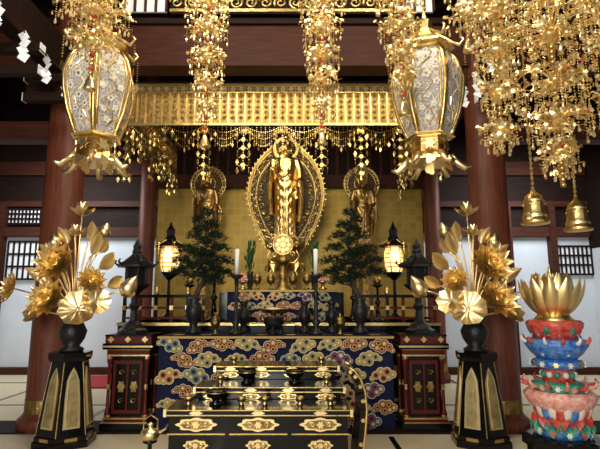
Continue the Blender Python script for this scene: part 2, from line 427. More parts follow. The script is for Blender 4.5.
# ================================================================= HANGING LANTERNS
def hanging_lantern(name, loc, sc):
    mb = MB(); prof = [(.0, .20), (.08, .235), (.25, .30), (.45, .345), (.62, .36), (.8, .31), (.93, .22)]
    off = pi / 2 + .25
    mb.add(lathe(prof, 6, off), LACE)
    def rad(z):
        for i in range(len(prof) - 1):
            if prof[i][0] <= z <= prof[i + 1][0]:
                t = (z - prof[i][0]) / (prof[i + 1][0] - prof[i][0]); return prof[i][1] * (1 - t) + prof[i + 1][1] * t
    for k in range(6):
        a = off + k * pi / 3
        mb.add(tube([(r * 1.01 * cos(a), r * 1.01 * sin(a), z) for z, r in prof], .022, 6), GOLD, None, True)
        for q in (.035, -.035):   # inner gilt moulding of each pane
            aa = a + q * 3.2
            mb.add(tube([(r * .955 * cos(aa), r * .955 * sin(aa), z) for z, r in prof[1:-1]], .010, 4), GOLD, None, True)
        b = a + pi / 6; out = Vector((cos(b), sin(b), 0)); tn = Vector((-sin(b), cos(b), 0))
        for zz, rr, dx in ((.15, .034, 0), (.24, .03, -.05), (.27, .03, .06), (.36, .036, 0), (.46, .034, -.09), (.48, .034, .09), (.57, .042, 0), (.66, .032, -.10), (.68, .032, .09), (.76, .036, 0), (.85, .028, 0)):
            p = out * (rad(zz) * .866 + .004) + tn * dx + Vector((0, 0, zz))
            mb.add(plate(rr, .006, 20, .22, 5), PANEW, facing(p, out)); mb.add(plate(rr * .35, .010, 10, 0, 5), GOLD, facing(p, out))
        # gilt vine winding up the pane
        vp = []
        for i in range(13):
            zz = .08 + .8 * i / 12; vp.append(out * (rad(zz) * .866 + .008) + tn * (.06 * sin(i * 1.3)) + Vector((0, 0, zz)))
        mb.add(tube(vp, .006, 4), GOLDL)
    for z, r in ((0, .205), (.93, .225)): mb.add(lathe([(z - .025, r * 1.08), (z + .025, r * 1.08)], 6, off), GOLD)
    mb.add(lathe([(-.03, .16), (-.01, .24), (.0, .26), (.02, .24)], 6, off), GOLDL)
    mb.add(lathe([(-.22, .2), (-.15, .165), (-.03, .16)], 6, off), GOLD)
    mb.add(lathe([(-.26, .27), (-.24, .26), (-.22, .2)], 6, off), GOLDL)
    for k in range(6):
        a = off + k * pi / 3
        mb.add(tube([(.2 * cos(a), .2 * sin(a), -.2), (.26 * cos(a), .26 * sin(a), -.27), (.33 * cos(a), .33 * sin(a), -.33), (.39 * cos(a), .39 * sin(a), -.31)], [.04, .035, .03, .012], 6), GOLDL, None, True)
        b = a + pi / 6
        mb.add(plate(.05, .01, 12, .3, 6), GOLDL, facing((.2 * cos(b) * .9, .2 * sin(b) * .9, -.1), (cos(b), sin(b), 0)))
        mb.add(plate(.045, .01, 12, .25, 3), GOLDL, facing((.225 * cos(b), .225 * sin(b), -.27), (cos(b), sin(b), 0)))
    mb.add(lathe([(.93, .22), (.96, .30), (.99, .28), (1.08, .16), (1.2, .07), (1.28, .09), (1.34, .03), (1.42, .01)], 6, off), GOLD)
    for k in range(6):
        a = off + k * pi / 3
        mb.add(tube([(.1 * cos(a), .1 * sin(a), 1.16), (.25 * cos(a), .25 * sin(a), 1.04), (.34 * cos(a), .34 * sin(a), .98), (.39 * cos(a), .39 * sin(a), 1.04), (.35 * cos(a), .35 * sin(a), 1.08)], [.012, .015, .018, .015, .01], 6), GOLDL, None, True)
        for i in range(8): mb.add(OCT, GOLD, T(.39 * cos(a), .39 * sin(a), .97 - i * .03) @ S(.012))
        pendant(mb, .39 * cos(a), .39 * sin(a), .73, 1.5)
    mb.add(tube([(0, 0, 1.4), (0, 0, (6.5 - loc[2]) / sc)], .01, 6), GOLD)
    return mb.build(name, loc, 0, sc)
hanging_lantern('hanging_lantern', (-1.81, 4.1, 2.92), .87); hanging_lantern('hanging_lantern', (1.15, 4.1, 2.92), .87)

# ================================================================= PAPER STREAMERS
def streamers(name, x, y0, y1, z, n, seed):
    rnd = random.Random(seed); mb = MB()
    mb.add(tube([(x, y0 + (y1 - y0) * i / 10, z - .12 * sin(pi * i / 10)) for i in range(11)], .008, 5), WOODH)
    for i in range(n):
        t = (i + .5) / n; y = y0 + (y1 - y0) * t; zz = z - .12 * sin(pi * t)
        p = Vector((x, y, zz)); w = .04
        for q in range(4):
            s = 1 if q % 2 else -1
            M = T(p.x + s * .03, p.y, p.z - q * .07) @ RY(s * .55) @ RZ(rnd.uniform(-.6, .6))
            mb.add(([(-w, 0, 0), (w, 0, 0), (w, 0, -.085), (-w, 0, -.085), (-w, .003, 0), (w, .003, 0), (w, .003, -.085), (-w, .003, -.085)], [(0, 1, 2, 3), (7, 6, 5, 4)]), PAPER, M)
    mb.build(name)
streamers('paper_streamer_rope', -2.62, 3.6, 5.7, 4.12, 5, 1); streamers('paper_streamer_rope', 1.98, 4.4, 5.7, 4.15, 3, 2)
mb = MB()     # white-painted bracket ends on the side beams
for x, sg in ((-3.05, -1), (2.42, 1)):
    for y in (3.0, 3.9, 4.8, 5.5):
        for dz in (.0, .25):
            mb.box(x - .28, x + .28, y - .05, y + .05, 4.12 - dz, 4.22 - dz, WOODD)
            for e in (-.29, .28): mb.box(x + e, x + e + .01, y - .05, y + .05, 4.12 - dz, 4.22 - dz, PAPER)
mb.build('beam_bracket_arms')

# ================================================================= ALTAR PLATFORM
AT = 1.2
mb = MB(); x0, x1 = -2.5, 1.92
mb.box(x0, x1, 6.75, 9.3, 0, .2, BLACK); mb.box(x0 + .08, x1 - .08, 6.85, 9.2, .2, .95, RED); mb.box(x0, x1, 6.72, 9.3, .95, AT, BLACK)
for z in (.19, .95, AT - .02): mb.box(x0 - .01, x1 + .01, 6.7, 9.31, z - .02, z + .02, GOLD)
for i in range(9):
    x = x0 + .12 + i * (x1 - x0 - .24) / 8; mb.box(x - .05, x + .05, 6.8, 6.86, .2, .95, BLACK); mb.box(x - .055, x + .055, 6.79, 6.8, .5, .62, GOLD)
mb.build('altar_platform')
def railing(name, xa, xb):
    mb = MB(); n = max(2, int((xb - xa) / .22))
    for z, m, h in ((.06, RED, .03), (.2, RED, .03), (.36, BLACK, .04)): mb.box(xa, xb, -.025, .025, z - h / 2, z + h / 2, m)
    for i in range(n + 1):
        x = xa + (xb - xa) * i / n
        mb.box(x - .02, x + .02, -.02, .02, 0, .36, BLACK if i % 2 == 0 else RED)
        if i % 2 == 0: mb.add(lathe([(.36, .02), (.4, .035), (.44, .03), (.49, .003)], 10), GOLD, T(x, 0, 0), True)
        mb.box(x - .025, x + .025, -.03, .03, .17, .23, GOLD)
    return mb
railing('r', -.55, .55).build('altar_railing', (-1.9, 6.8, AT)); railing('r', -.55, .55).build('altar_railing', (1.33, 6.8, AT))

# brocade
def cloud(mb, x, y, z, s, ci):
    lob = [(-1.05, -.05, .42), (-.5, .32, .5), (.15, .42, .5), (.75, .15, .45), (1.2, -.12, .3), (0, -.25, .5), (-.55, -.22, .42)]
    cols = [CRED, CGOLD, CGREY, CBLUE, CRED, CGOLD]; fl = random.choice((-1, 1)); rot = random.uniform(-.35, .35); cr, sr = cos(rot), sin(rot)
    def put(a, b, r, off, m, n=12):
        xx = (a * cr - b * sr) * fl; zz = a * sr + b * cr
        mb.add(disc(r * s, n), m, T(x + xx * s, y - off, z + zz * s) @ RX(pi / 2))
    for i, (a, b, r) in enumerate(lob): put(a, b, r, .004 + .0004 * i, CREAM)
    for i, (a, b, r) in enumerate(lob): put(a, b, r * .84, .008 + .0004 * i, cols[ci % 6])
    for i, (a, b, r) in enumerate(lob): put(a, b, r * .56, .012 + .0004 * i, cols[(ci + 1) % 6] if i % 2 else CGOLD, 10)
    for i, (a, b, r) in enumerate(lob): put(a, b, r * .30, .016 + .0003 * i, NAVY if i % 2 else CREAM, 8)
def cloth_table(name, w, d, h, loc, s=.11, rows=5):
    mb = MB(); n = 90; fr = []
    for i in range(n + 1):
        x = -w / 2 + w * i / n; yb = -.012 * sin(i * .8) - .01 * sin(i * .31)
        fr += [(x, 0, h), (x, yb * .5 - .004, h * .5), (x, yb - .01, .02)]
    f = []
    for i in range(n):
        for j in range(2): a = i * 3 + j; f.append((a, a + 1, a + 4, a + 3))
    mb.add((fr, f), NAVY, None, True)
    mb.box(-w / 2, w / 2, .0, d, .02, h - .001, NAVY)
    mb.box(-w / 2 - .01, w / 2 + .01, -.03, d + .01, h, h + .03, NAVY); mb.box(-w / 2 - .01, w / 2 + .01, -.034, -.03, h + .002, h + .028, CGOLD)
    nx = int(w / (s * 2.7)); nz = rows
    for j in range(nz):
        for i in range(nx + (j % 2)):
            x = -w / 2 + s * 1.3 + (i + (.5 if j % 2 == 0 else 0)) * (w - 2.6 * s) / nx; z = (j + .55) * h / nz
            cloud(mb, x + random.uniform(-.3, .3) * s, -.02, z + random.uniform(-.15, .15) * s, s * random.uniform(.78, .98), random.randrange(6))
    for i in range(nx):
        x = -w / 2 + (i + .5) * w / nx
        mb.add(plate(s * .5, .0010, 18, .15, 6), CREAM, T(x, d * .3, h + .03)); mb.add(plate(s * .36, .002, 18, .15, 6), CRED if i % 2 else CGOLD, T(x, d * .3, h + .03))
    mb.build(name, loc)
cloth_table('brocade_altar_table', 2.80, .78, 1.05, (C, 5.9, 0), .122, 6)
cloth_table('brocade_offering_table', 1.55, .33, .42, (-.25, 6.85, AT), .085, 3)
TZ = 1.083; OZ = 1.653

# ================================================================= BUDDHA
def lerp_key(keys, z):
    for i in range(len(keys) - 1):
        if keys[i][0] <= z <= keys[i + 1][0]:
            t = (z - keys[i][0]) / (keys[i + 1][0] - keys[i][0]); t = t * t * (3 - 2 * t)
            return [keys[i][k] * (1 - t) + keys[i + 1][k] * t for k in range(1, 3)]
    return keys[-1][1:]
def make_buddha(crown=False):
    M_ = STATD if crown else STAT
    mb = MB()
    keys = [(0.03, .19, .13), (0.12, .17, .135), (.45, .175, .14), (.75, .185, .145), (.95, .19, .15), (1.12, .18, .135), (1.28, .205, .135), (1.38, .20, .12), (1.44, .13, .095), (1.48, .065, .065), (1.56, .058, .06)]
    n = 110; seg = 96; v = []; f = []
    for i in range(n + 1):
        z = .03 + 1.53 * i / n; hw, hd = lerp_key(keys, z)
        for k in range(seg):
            a = 2 * pi * k / seg; front = max(0, -sin(a)) ** .6; x = hw * cos(a)
            w = 1 if .15 < z < 1.0 else 0
            fold = .007 * sin(2 * pi * (z * 6 - 55 * x * x)) * front * w
            if z < .95: fold += .007 * sin(a * 18) * (1 - z / .95) ** .5
            v.append(((hw + fold) * cos(a), (hd + fold) * sin(a), z))
    for i in range(n):
        for k in range(seg): f.append((i * seg + k, i * seg + (k + 1) % seg, (i + 1) * seg + (k + 1) % seg, (i + 1) * seg + k))
    f.append(tuple(reversed(range(seg)))); f.append(tuple(range(n * seg, n * seg + seg)))
    mb.add((v, f), STAT)
    # head
    mb.add(ell(.098, .112, .14, 28, 20), STAT, T(0, -.01, 1.635))
    mb.add(ell(.07, .07, .06, 16, 10), STAT, T(0, -.05, 1.56))          # jaw
    mb.add(tube([(0, -.118, 1.68), (0, -.135, 1.635), (0, -.143, 1.615)], [.010, .015, .02], 8), STAT)
    mb.add(ell(.032, .014, .010, 10, 6), STAT, T(0, -.118, 1.578)); mb.add(ell(.026, .014, .008, 10, 6), STAT, T(0, -.118, 1.566))
    for s in (-1, 1):
        mb.add(tube([(s * .015, -.118, 1.682), (s * .045, -.112, 1.697), (s * .08, -.085, 1.68)], [.007, .009, .005], 6), STAT)
        mb.add(ell(.026, .014, .012, 10, 6), STAT, T(s * .043, -.103, 1.655))
        mb.add(tube([(s * .1, 0, 1.69), (s * .115, .005, 1.66), (s * .108, -.005, 1.6), (s * .1, -.01, 1.545), (s * .095, -.01, 1.53)], [.012, .018, .013, .017, .012], 8), STAT)
        # arms
        el = Vector((s * .25, -.02, 1.04)); sh = Vector((s * .19, 0, 1.36))
        mb.add(tube([(s * .12, 0, 1.38), sh, (sh + el) / 2 + Vector((s * .02, 0, 0)), el], [.065, .075, .074, .068], 16), STAT)
        wr = Vector((s * .20, -.25, 1.17)) if s < 0 else Vector((s * .18, -.24, .80))
        mid = (el + wr) / 2
        mb.add(tube([el, mid, wr], [.068, .05, .032], 12), STAT)
        # long sleeve
        P = []; fs = []
        for i in range(15):
            t = i / 14; z = (1.1 if s < 0 else .98) - t * .68
            for k in range(24):
                a = 2 * pi * k / 24
                rx = (.042 + .014 * sin(a * 5)) * (1 - .25 * t); ry = (.13 - .07 * t) + .010 * sin(a * 7)
                P.append((s * (.25 + .02 * sin(t * 3) - .02 * t) + rx * cos(a), -.08 + ry * sin(a) + .04 * t, z))
        for i in range(14):
            for k in range(24): fs.append((i * 24 + k, i * 24 + (k + 1) % 24, (i + 1) * 24 + (k + 1) % 24, (i + 1) * 24 + k))
        fs.append(tuple(reversed(range(24)))); fs.append(tuple(range(14 * 24, 15 * 24))); mb.add((P, fs), STAT)
        # hand : palm + 5 fingers
        up = 1 if s < 0 else -1
        pc = wr + Vector((0, -.01, up * .055))
        mb.add(ell(.038, .018, .052, 12, 8), STAT, T(*pc))
        for q, (dx, L) in enumerate(((-.028, .055), (-.010, .066), (.009, .062), (.027, .048))):
            b = pc + Vector((dx, 0, up * .04)); bend = -.012 - .02 * (q == 0)
            mb.add(tube([b, b + Vector((dx * .1, bend * .4, up * L * .5)), b + Vector((dx * .1, bend * 1.6, up * L))], [.0105, .0098, .007], 7), STAT)
        b = pc + Vector((-s * .03, -.005, -up * .01))
        mb.add(tube([b, b + Vector((-s * .022, -.018, up * .03)), b + Vector((-s * .012, -.03, up * .055))], [.013, .011, .008], 7), STAT)
        # feet
        mb.add(ell(.045, .095, .03, 12, 8), STAT, T(s * .075, -.09, .03))
        for q in range(5): mb.add(ell(.011, .018, .012, 8, 5), STAT, T(s * (.045 + .015 * q), -.18 + .006 * q, .025))
    # robe collar and shoulder drape
    mb.add(tube([(-.07, -.03, 1.46), (-.085, -.105, 1.36), (-.07, -.13, 1.22), (.0, -.14, 1.12), (.10, -.12, 1.08)], .015, 8), STAT)
    mb.add(tube([(.07, -.03, 1.46), (.09, -.105, 1.34), (.075, -.13, 1.2), (.0, -.145, 1.08), (-.12, -.12, 1.02)], .017, 8), STAT)
    hb = MB()
    rnd = random.Random(3)
    if not crown:
        mb.add(ell(.06, .06, .055, 16, 10), STAT, T(0, .0, 1.79))
        for i in range(260):
            th = rnd.uniform(0, 2 * pi); ph = math.acos(rnd.uniform(-.1, 1))
            d = Vector((sin(ph) * cos(th), sin(ph) * sin(th), cos(ph)))
            p = Vector((d.x * .1, d.y * .114 - .008, d.z * .142 + 1.637))
            if p.y < -.055 and p.z < 1.715: continue
            hb.add(ell(.012, .012, .012, 6, 4), HAIR, T(*p), True)
        for i in range(70):
            th = rnd.uniform(0, 2 * pi); ph = math.acos(rnd.uniform(0, 1))
            hb.add(ell(.011, .011, .011, 6, 4), HAIR, T(.06 * sin(ph) * cos(th), .06 * sin(ph) * sin(th), 1.79 + .055 * cos(ph)), True)
    else:
        hb.add(lathe([(1.7, .108), (1.74, .11), (1.76, .09), (1.84, .06), (1.9, .01)], 16), GOLD, None, True)
        for k in range(9): hb.add(petal(.12, .035, 1.2, 1.5), GOLD, T(0, 0, 1.72) @ RZ(2 * pi * k / 9) @ T(0, .1, 0), True)
    me = bpy.data.meshes.new('figure'); me.from_pydata(mb.v, [], mb.f); me.materials.append(M_)
    return me, hb
def halo_boat(w, h):
    mb = MB(); n = 72
    def outline(sc, y=0):
        pts = []
        for i in range(n):
            t = 2 * pi * i / n; zz = -cos(t); x = sin(t)
            wd = (1 + .28 * zz) if zz < 0 else (1.0 + .05 * zz - .42 * zz ** 4)
            tip = .07 * max(0, zz - .9) / .1
            pts.append(Vector((x * wd * w / 2 * sc, y, h / 2 + (zz + tip - .03) * h / 2 * sc)))
        return pts
    o = outline(1); inn = outline(.78); inn2 = outline(.46)
    def ring(a, b, m, y):
        va = [(p.x, y, p.z) for p in a] + [(p.x, y, p.z) for p in b] + [(p.x, y + .02, p.z) for p in a] + [(p.x, y + .02, p.z) for p in b]
        mb.add((va, [(i, (i + 1) % n, n + (i + 1) % n, n + i) for i in range(n)] + [(2 * n + i, 3 * n + i, 3 * n + (i + 1) % n, 2 * n + (i + 1) % n) for i in range(n)]), m)
    ring(o, outline(.93), GOLDD, 0); ring(outline(.80), outline(.76), GOLDD, 0)
    ring(outline(.93), outline(.05), HALO, .012)
    for q, r in ((o, .016), (inn, .010), (inn2, .010), (outline(.93), .006)):
        mb.add(tube(list(q) + [q[0]], r, 6), GOLD, T(0, -.01, 0), True)
    mid = outline(.86)
    for i in range(0, n, 1):
        p = mid[i]; mb.add(spiral(.042, 1.3, 8, .008, 1 if i % 2 else -1), GOLD, T(p.x, -.02, p.z) @ RX(pi / 2) @ RZ(i))
        p = o[i]; c = Vector((0, 0, h * .45)); d = (p - c).normalized()
        mb.add(([(-.02, 0, 0), (.02, 0, 0), (.012, -.01, .05), (.022, 0, .07)], [(0, 1, 2), (0, 2, 3)]), GOLD, T(p.x, 0, p.z) @ RY(math.atan2(d.x, d.z)))
        a1, b1 = inn2[i], outline(.74)[i]
        mb.add(tube([a1, b1], .0035, 4), GOLDD)            # fine rays
    for sc in (.66,):
        q = outline(sc)
        for i in range(0, n, 2):
            mb.add(spiral(.045, 1.3, 10, .009, 1 if i % 4 else -1), GOLD, T(q[i].x, -.01, q[i].z) @ RX(pi / 2) @ RZ(i * .7))
    return mb
def halo_round(R, cz, rays=28, solid=True):
    mb = MB()
    for r, t in ((R, .02), (R * .82, .012), (R * .4, .014)):
        mb.add(tube([(r * cos(2 * pi * i / 36), 0, cz + r * sin(2 * pi * i / 36)) for i in range(37)], t, 6), GOLD, None, True)
    if solid: mb.add(plate(R, .015, 36), HALO, T(0, .02, cz) @ RX(pi / 2))
    for i in range(rays):
        a = 2 * pi * i / rays; mb.add(tube([(R * .4 * cos(a), -.01, cz + R * .4 * sin(a)), (R * .8 * cos(a), -.01, cz + R * .8 * sin(a))], .004, 4), GOLD)
        mb.add(plate(.022, .01, 10, .3, 5), GOLD, T(R * .91 * cos(a), 0, cz + R * .91 * sin(a)) @ RX(pi / 2))
        mb.add(petal(.05, .02, 0, .1, 3, 2), GOLDD, T(R * cos(a), 0, cz + R * sin(a)) @ RY(-a + pi / 2) @ RX(pi / 2))
    return mb
def buddha_group(name, loc, scale, crown, hal, ped):
    e = bpy.data.objects.new(name, None); bpy.context.collection.objects.link(e); e.location = loc; e.scale = (scale,) * 3
    me, hb = make_buddha(crown)
    b = place(me, 'robed_figure', parent=e)
    r = b.modifiers.new('r', 'REMESH'); r.mode = 'VOXEL'; r.voxel_size = .0075; r.use_smooth_shade = True
    sm = b.modifiers.new('s', 'SMOOTH'); sm.factor = .5; sm.iterations = 2
    hb.build('hair', parent=e)
    for m, nm, l in hal: m.build(nm, l, parent=e)
    ped.build('lotus_pedestal', parent=e)
def pedestal(h, R):
    mb = MB()
    mb.add(lathe([(-.2, R * .55), (-.12, R * .8), (-.03, R * .85), (0, R * .82)], 32), GOLDD, None, True)
    for j, (z, rr, n) in enumerate(((-.2, .5, 12), (-.16, .62, 14), (-.24, .42, 10))):
        for k in range(n): mb.add(petal(R * .55, R * .2, .5, 1.5), GOLD, T(0, 0, z) @ RZ(2 * pi * (k + j * .5) / n) @ T(0, R * rr, 0), True)
    mb.add(lathe([(-h, R * 1.15), (-h + .08, R * 1.15), (-h + .1, R * 1.05), (-h + .2, R * 1.0), (-h + .24, R * .6), (-.45, R * .38), (-.4, R * .7), (-.34, R * .75), (-.3, R * .45), (-.2, R * .5)], 8, pi / 8), GOLDD)
    for k in range(12): mb.add(petal(R * .6, R * .24, -.4, -1.2), GOLD, T(0, 0, -.36) @ RZ(2 * pi * k / 12) @ T(0, R * .45, 0), True)
    for k in range(16): mb.add(plate(.045, .015, 12, .3, 6), GOLD, facing((R * 1.0 * cos(k * pi / 8), R * 1.0 * sin(k * pi / 8), -h + .15), (cos(k * pi / 8), sin(k * pi / 8), 0)))
    return mb
hb = halo_boat(1.34, 2.15)
buddha_group('standing_buddha_statue', (-.25, 8.0, 2.5), 1.0, False,
             [(hb, 'mandorla', (0, .28, -.28)), (halo_round(.22, 1.66, 24, False), 'head_halo', (0, .22, 0))], pedestal(1.3, .40))
for xx in (-1.70, 1.14):
    buddha_group('bodhisattva_statue', (xx, 8.5, 2.42), .76, True, [(halo_round(.42, 1.60), 'halo', (0, .24, 0)), (halo_round(.34, .85), 'body_halo', (0, .26, 0))], pedestal(1.22 / .76, .34))
# round mirror disc in front
mb = MB()
mb.add(plate(.15, .03, 36), GOLDD, T(0, 0, 0) @ RX(pi / 2))
mb.add(tube([(.15 * cos(i * pi / 18), -.02, .15 * sin(i * pi / 18)) for i in range(37)], .014, 6), GOLD, None, True)
for k in range(8):
    a = k * pi / 4; mb.add(plate(.03, .01, 12, .3, 6), GOLD, T(.09 * cos(a), -.03, .09 * sin(a)) @ RX(pi / 2))
    mb.add(spiral(.045, 1.2, 10, .012), GOLD, T(.20 * cos(a), 0, .20 * sin(a)) @ RX(pi / 2) @ RZ(a), True)
mb.add(plate(.045, .015, 16, .2, 8), GOLD, T(0, -.03, 0) @ RX(pi / 2))
mb.add(lathe([(-.72, .15), (-.68, .15), (-.64, .09), (-.52, .05), (-.45, .09), (-.38, .04), (-.28, .08), (-.24, .14), (-.18, .03)], 16), GOLDD, None, True)
for s in (-1, 1):
    mb.add(tube([(s * .05, 0, -.26), (s * .17, 0, -.28), (s * .25, 0, -.18), (s * .2, 0, -.08)], [.018, .018, .013, .007], 6), GOLD, None, True)
    mb.add(tube([(s * .05, 0, -.5), (s * .17, 0, -.55), (s * .22, 0, -.45), (s * .17, 0, -.38)], [.018, .018, .013, .007], 6), GOLD, None, True)
mb.build('gilded_mirror_stand', (-.26, 7.34, 2.345))

# ================================================================= PINES
def pine():
    mb = MB(); rnd = random.Random(5)
    mb.add(lathe([(0, .09), (.03, .1), (.07, .06), (.12, .05), (.2, .09), (.3, .115), (.37, .09), (.41, .06), (.45, .09), (.46, .08)], 20), BRONZE, None, True)
    tr = [(0, 0, .42), (.05, 0, .56), (.14, .02, .74), (.05, 0, .94), (.15, .02, 1.16), (.11, 0, 1.42), (.10, 0, 1.56)]
    mb.add(tube(tr, [.04, .035, .03, .026, .02, .012, .006], 8), BARK, None, True)
    pads = [(.12, 0, 1.58, .07), (.04, -.02, 1.48, .09), (.20, 0, 1.42, .09), (.08, -.04, 1.34, .11), (-.03, 0, 1.27, .09), (.27, -.03, 1.26, .11), (.12, -.06, 1.18, .13),
            (-.12, -.02, 1.08, .12), (.33, 0, 1.10, .12), (.06, -.1, 1.03, .15), (-.19, 0, .94, .13), (.36, -.04, .93, .14), (.14, -.13, .88, .16), (-.06, -.1, .83, .15), (.27, -.1, .80, .15), (.1, .1, 1.0, .15),
            (-.22, -.05, .78, .12), (.39, -.02, .76, .12), (.06, -.12, .72, .15), (.26, -.1, .66, .13)]
    for x, y, z, r in pads:
        i = min(range(len(tr)), key=lambda k: abs(tr[k][2] - (z - .08)))
        mb.add(tube([tr[i], ((tr[i][0] + x) / 2, (tr[i][1] + y) / 2, z - .03), (x, y, z - .02)], [.014, .01, .006], 5), BARK)
        for q in range(int(95 * r / .13)):
            a = rnd.uniform(0, 6.28); rr = r * math.sqrt(rnd.random()) * rnd.uniform(.75, 1.25); p = Vector((x + rr * cos(a), y + rr * sin(a), z + (1 - (rr / r) ** 2) * .05 + rnd.uniform(-.045, .03)))
            for k in range(7):
                d = Vector((cos(a) * .5 + rnd.uniform(-1, 1), sin(a) * .5 + rnd.uniform(-1, 1), rnd.uniform(-.2, 1.1))).normalized() * rnd.uniform(.04, .075)
                sd = d.cross(Vector((rnd.random(), rnd.random(), rnd.random()))).normalized() * .004
                mb.add(([p - sd, p + sd, p + d], [(0, 1, 2)]), PINE)
    return mb
o = pine().build('pine_arrangement_vase', (-1.36, 6.25, TZ), 0, .98); place(o.data, 'pine_arrangement_vase', (.77, 6.25, TZ), scale=(-.98, .98, .98))

# ================================================================= BRONZE LANTERNS + CABINETS
def bronze_lantern():
    mb = MB(); o = 0
    mb.add(lathe([(0, .19), (.05, .2), (.07, .16), (.12, .12), (.17, .06), (.3, .045), (.36, .08), (.4, .05), (.5, .045), (.55, .09), (.6, .16), (.63, .19), (.65, .19)], 6, o), BRONZE)
    mb.add(lathe([(.65, .12), (.86, .12)], 6, o), INNER)
    for k in range(6):
        a = k * pi / 3; mb.add(tube([(.135 * cos(a), .135 * sin(a), .65), (.135 * cos(a), .135 * sin(a), .87)], .013, 5), BRONZE)
        a2 = a + pi / 3
        for q in range(1, 5):
            t = q / 5; x = .13 * (cos(a) * (1 - t) + cos(a2) * t); y = .13 * (sin(a) * (1 - t) + sin(a2) * t); mb.add(tube([(x, y, .65), (x, y, .87)], .004, 4), BRONZE)
        for zz in (.7, .76, .82): mb.add(tube([(.13 * cos(a), .13 * sin(a), zz), (.13 * cos(a2), .13 * sin(a2), zz)], .004, 4), BRONZE)
        mb.add(tube([(.06 * cos(a), .06 * sin(a), 1.03), (.17 * cos(a), .17 * sin(a), .94), (.25 * cos(a), .25 * sin(a), .90), (.29 * cos(a), .29 * sin(a), .93), (.27 * cos(a), .27 * sin(a), .97)], [.014, .016, .018, .015, .01], 6), BRONZE, None, True)
    mb.add(lathe([(.86, .13), (.87, .25), (.9, .25), (.94, .17), (1.0, .09), (1.06, .06), (1.08, .07), (1.12, .05), (1.16, .06), (1.2, .035), (1.26, .004)], 6, o), BRONZE)
    return mb
o = bronze_lantern().build('bronze_lantern', (-2.05, 6.02, 1.1), 0, .93); place(o.data, 'bronze_lantern', (1.47, 6.02, 1.1), 0, .93)
def cabinet():
    mb = MB()
    mb.box(-.28, .28, -.24, .24, 0, .1, BLACK); mb.box(-.25, .25, -.21, .21, .1, .15, RED); mb.box(-.2, .2, -.17, .17, .15, .86, BLACK)
    mb.box(-.25, .25, -.21, .21, .86, .93, RED); mb.box(-.29, .29, -.25, .25, .93, 1.0, BLACK); mb.box(-.27, .27, -.23, .23, 1.0, 1.1, RED)
    for z in (.1, .15, .86, .93, 1.0): mb.box(-.255, .255, -.215, .215, z - .008, z + .008, GOLD)
    mb.box(-.295, .295, -.255, .255, .955, .975, GOLD); mb.box(-.275, .275, -.235, .235, 1.08, 1.1, BLACK)
    for x in (-.22, .22):
        for y in (-.18, .18):
            mb.add(lathe([(.15, .03), (.2, .035), (.25, .022), (.5, .018), (.75, .022), (.8, .035), (.86, .03)], 10), RED, T(x, y, 0), True)
            mb.add(lathe([(.47, .024), (.53, .024)], 10), GOLD, T(x, y, 0))
            mb.add(lathe([(.15, .032), (.18, .036), (.19, .03)], 10), GOLD, T(x, y, 0)); mb.add(lathe([(.82, .034), (.86, .034)], 10), GOLD, T(x, y, 0))
    for x0, x1, z0, z1 in ((-.17, .17, .2, .24), (-.17, .17, .76, .8), (-.17, -.14, .2, .8), (.14, .17, .2, .8), (-.01, .01, .24, .76)): mb.box(x0, x1, -.19, -.17, z0, z1, RED)
    for x in (-.075, .075):
        mb.add(plate(.04, .012, 20, .2, 6, 1, 1.5), GOLDD, T(x, -.172, .5) @ RX(pi / 2))
        for z in (.34, .66): mb.add(spiral(.035, 1.3, 10, .007), GOLDD, T(x, -.18, z) @ RX(pi / 2))
    for x in (-.2, 0, .2): mb.add(plate(.03, .01, 12, .3, 4), GOLD, T(x, -.24, 1.045) @ RX(pi / 2))
    return mb
o = cabinet().build('lacquered_pedestal_cabinet', (-2.03, 6.05, 0)); place(o.data, 'lacquered_pedestal_cabinet', (1.46, 6.05, 0))

# lit lanterns on posts
def lit_lantern():
    mb = MB()
    mb.add(lathe([(0, .16), (.05, .16), (.08, .07), (.12, .03), (.6, .025), (.66, .1), (.7, .15), (.72, .15)], 6), BLACK)
    mb.add(lathe([(.73, .10), (.8, .13), (1.0, .13), (1.08, .1)], 6), GLOW)
    for k in range(6):
        a = k * pi / 3; mb.add(tube([(.11 * cos(a), .11 * sin(a), .72), (.14 * cos(a), .14 * sin(a), .8), (.14 * cos(a), .14 * sin(a), 1.0), (.11 * cos(a), .11 * sin(a), 1.1)], .01, 5), GOLD)
        mb.add(tube([(.06 * cos(a), .06 * sin(a), 1.22), (.18 * cos(a), .18 * sin(a), 1.13), (.24 * cos(a), .24 * sin(a), 1.15)], [.012, .014, .01], 6), GOLD)
        for i in range(6): mb.add(OCT, GOLD, T(.23 * cos(a), .23 * sin(a), 1.12 - .028 * i) @ S(.01))
    for z in (.80, .86, .94, 1.0): mb.add(lathe([(z - .006, .137), (z + .006, .137)], 6), GOLDD)
    mb.add(lathe([(1.08, .12), (1.1, .23), (1.12, .22), (1.2, .1), (1.28, .06), (1.36, .07), (1.42, .03), (1.5, .004)], 6), BLACK)
    return mb
o = lit_lantern().build('lit_votive_lantern', (-1.97, 7.25, AT)); place(o.data, 'lit_votive_lantern', (1.42, 7.25, AT))
for x in (-1.97, 1.42):
    l = bpy.data.lights.new('lantern_bulb', 'POINT'); l.energy = 6; l.color = (1, .65, .3); l.shadow_soft_size = .1
    ob = bpy.data.objects.new('lantern_bulb', l); ob.location = (x, 7.0, 2.2); bpy.context.collection.objects.link(ob)

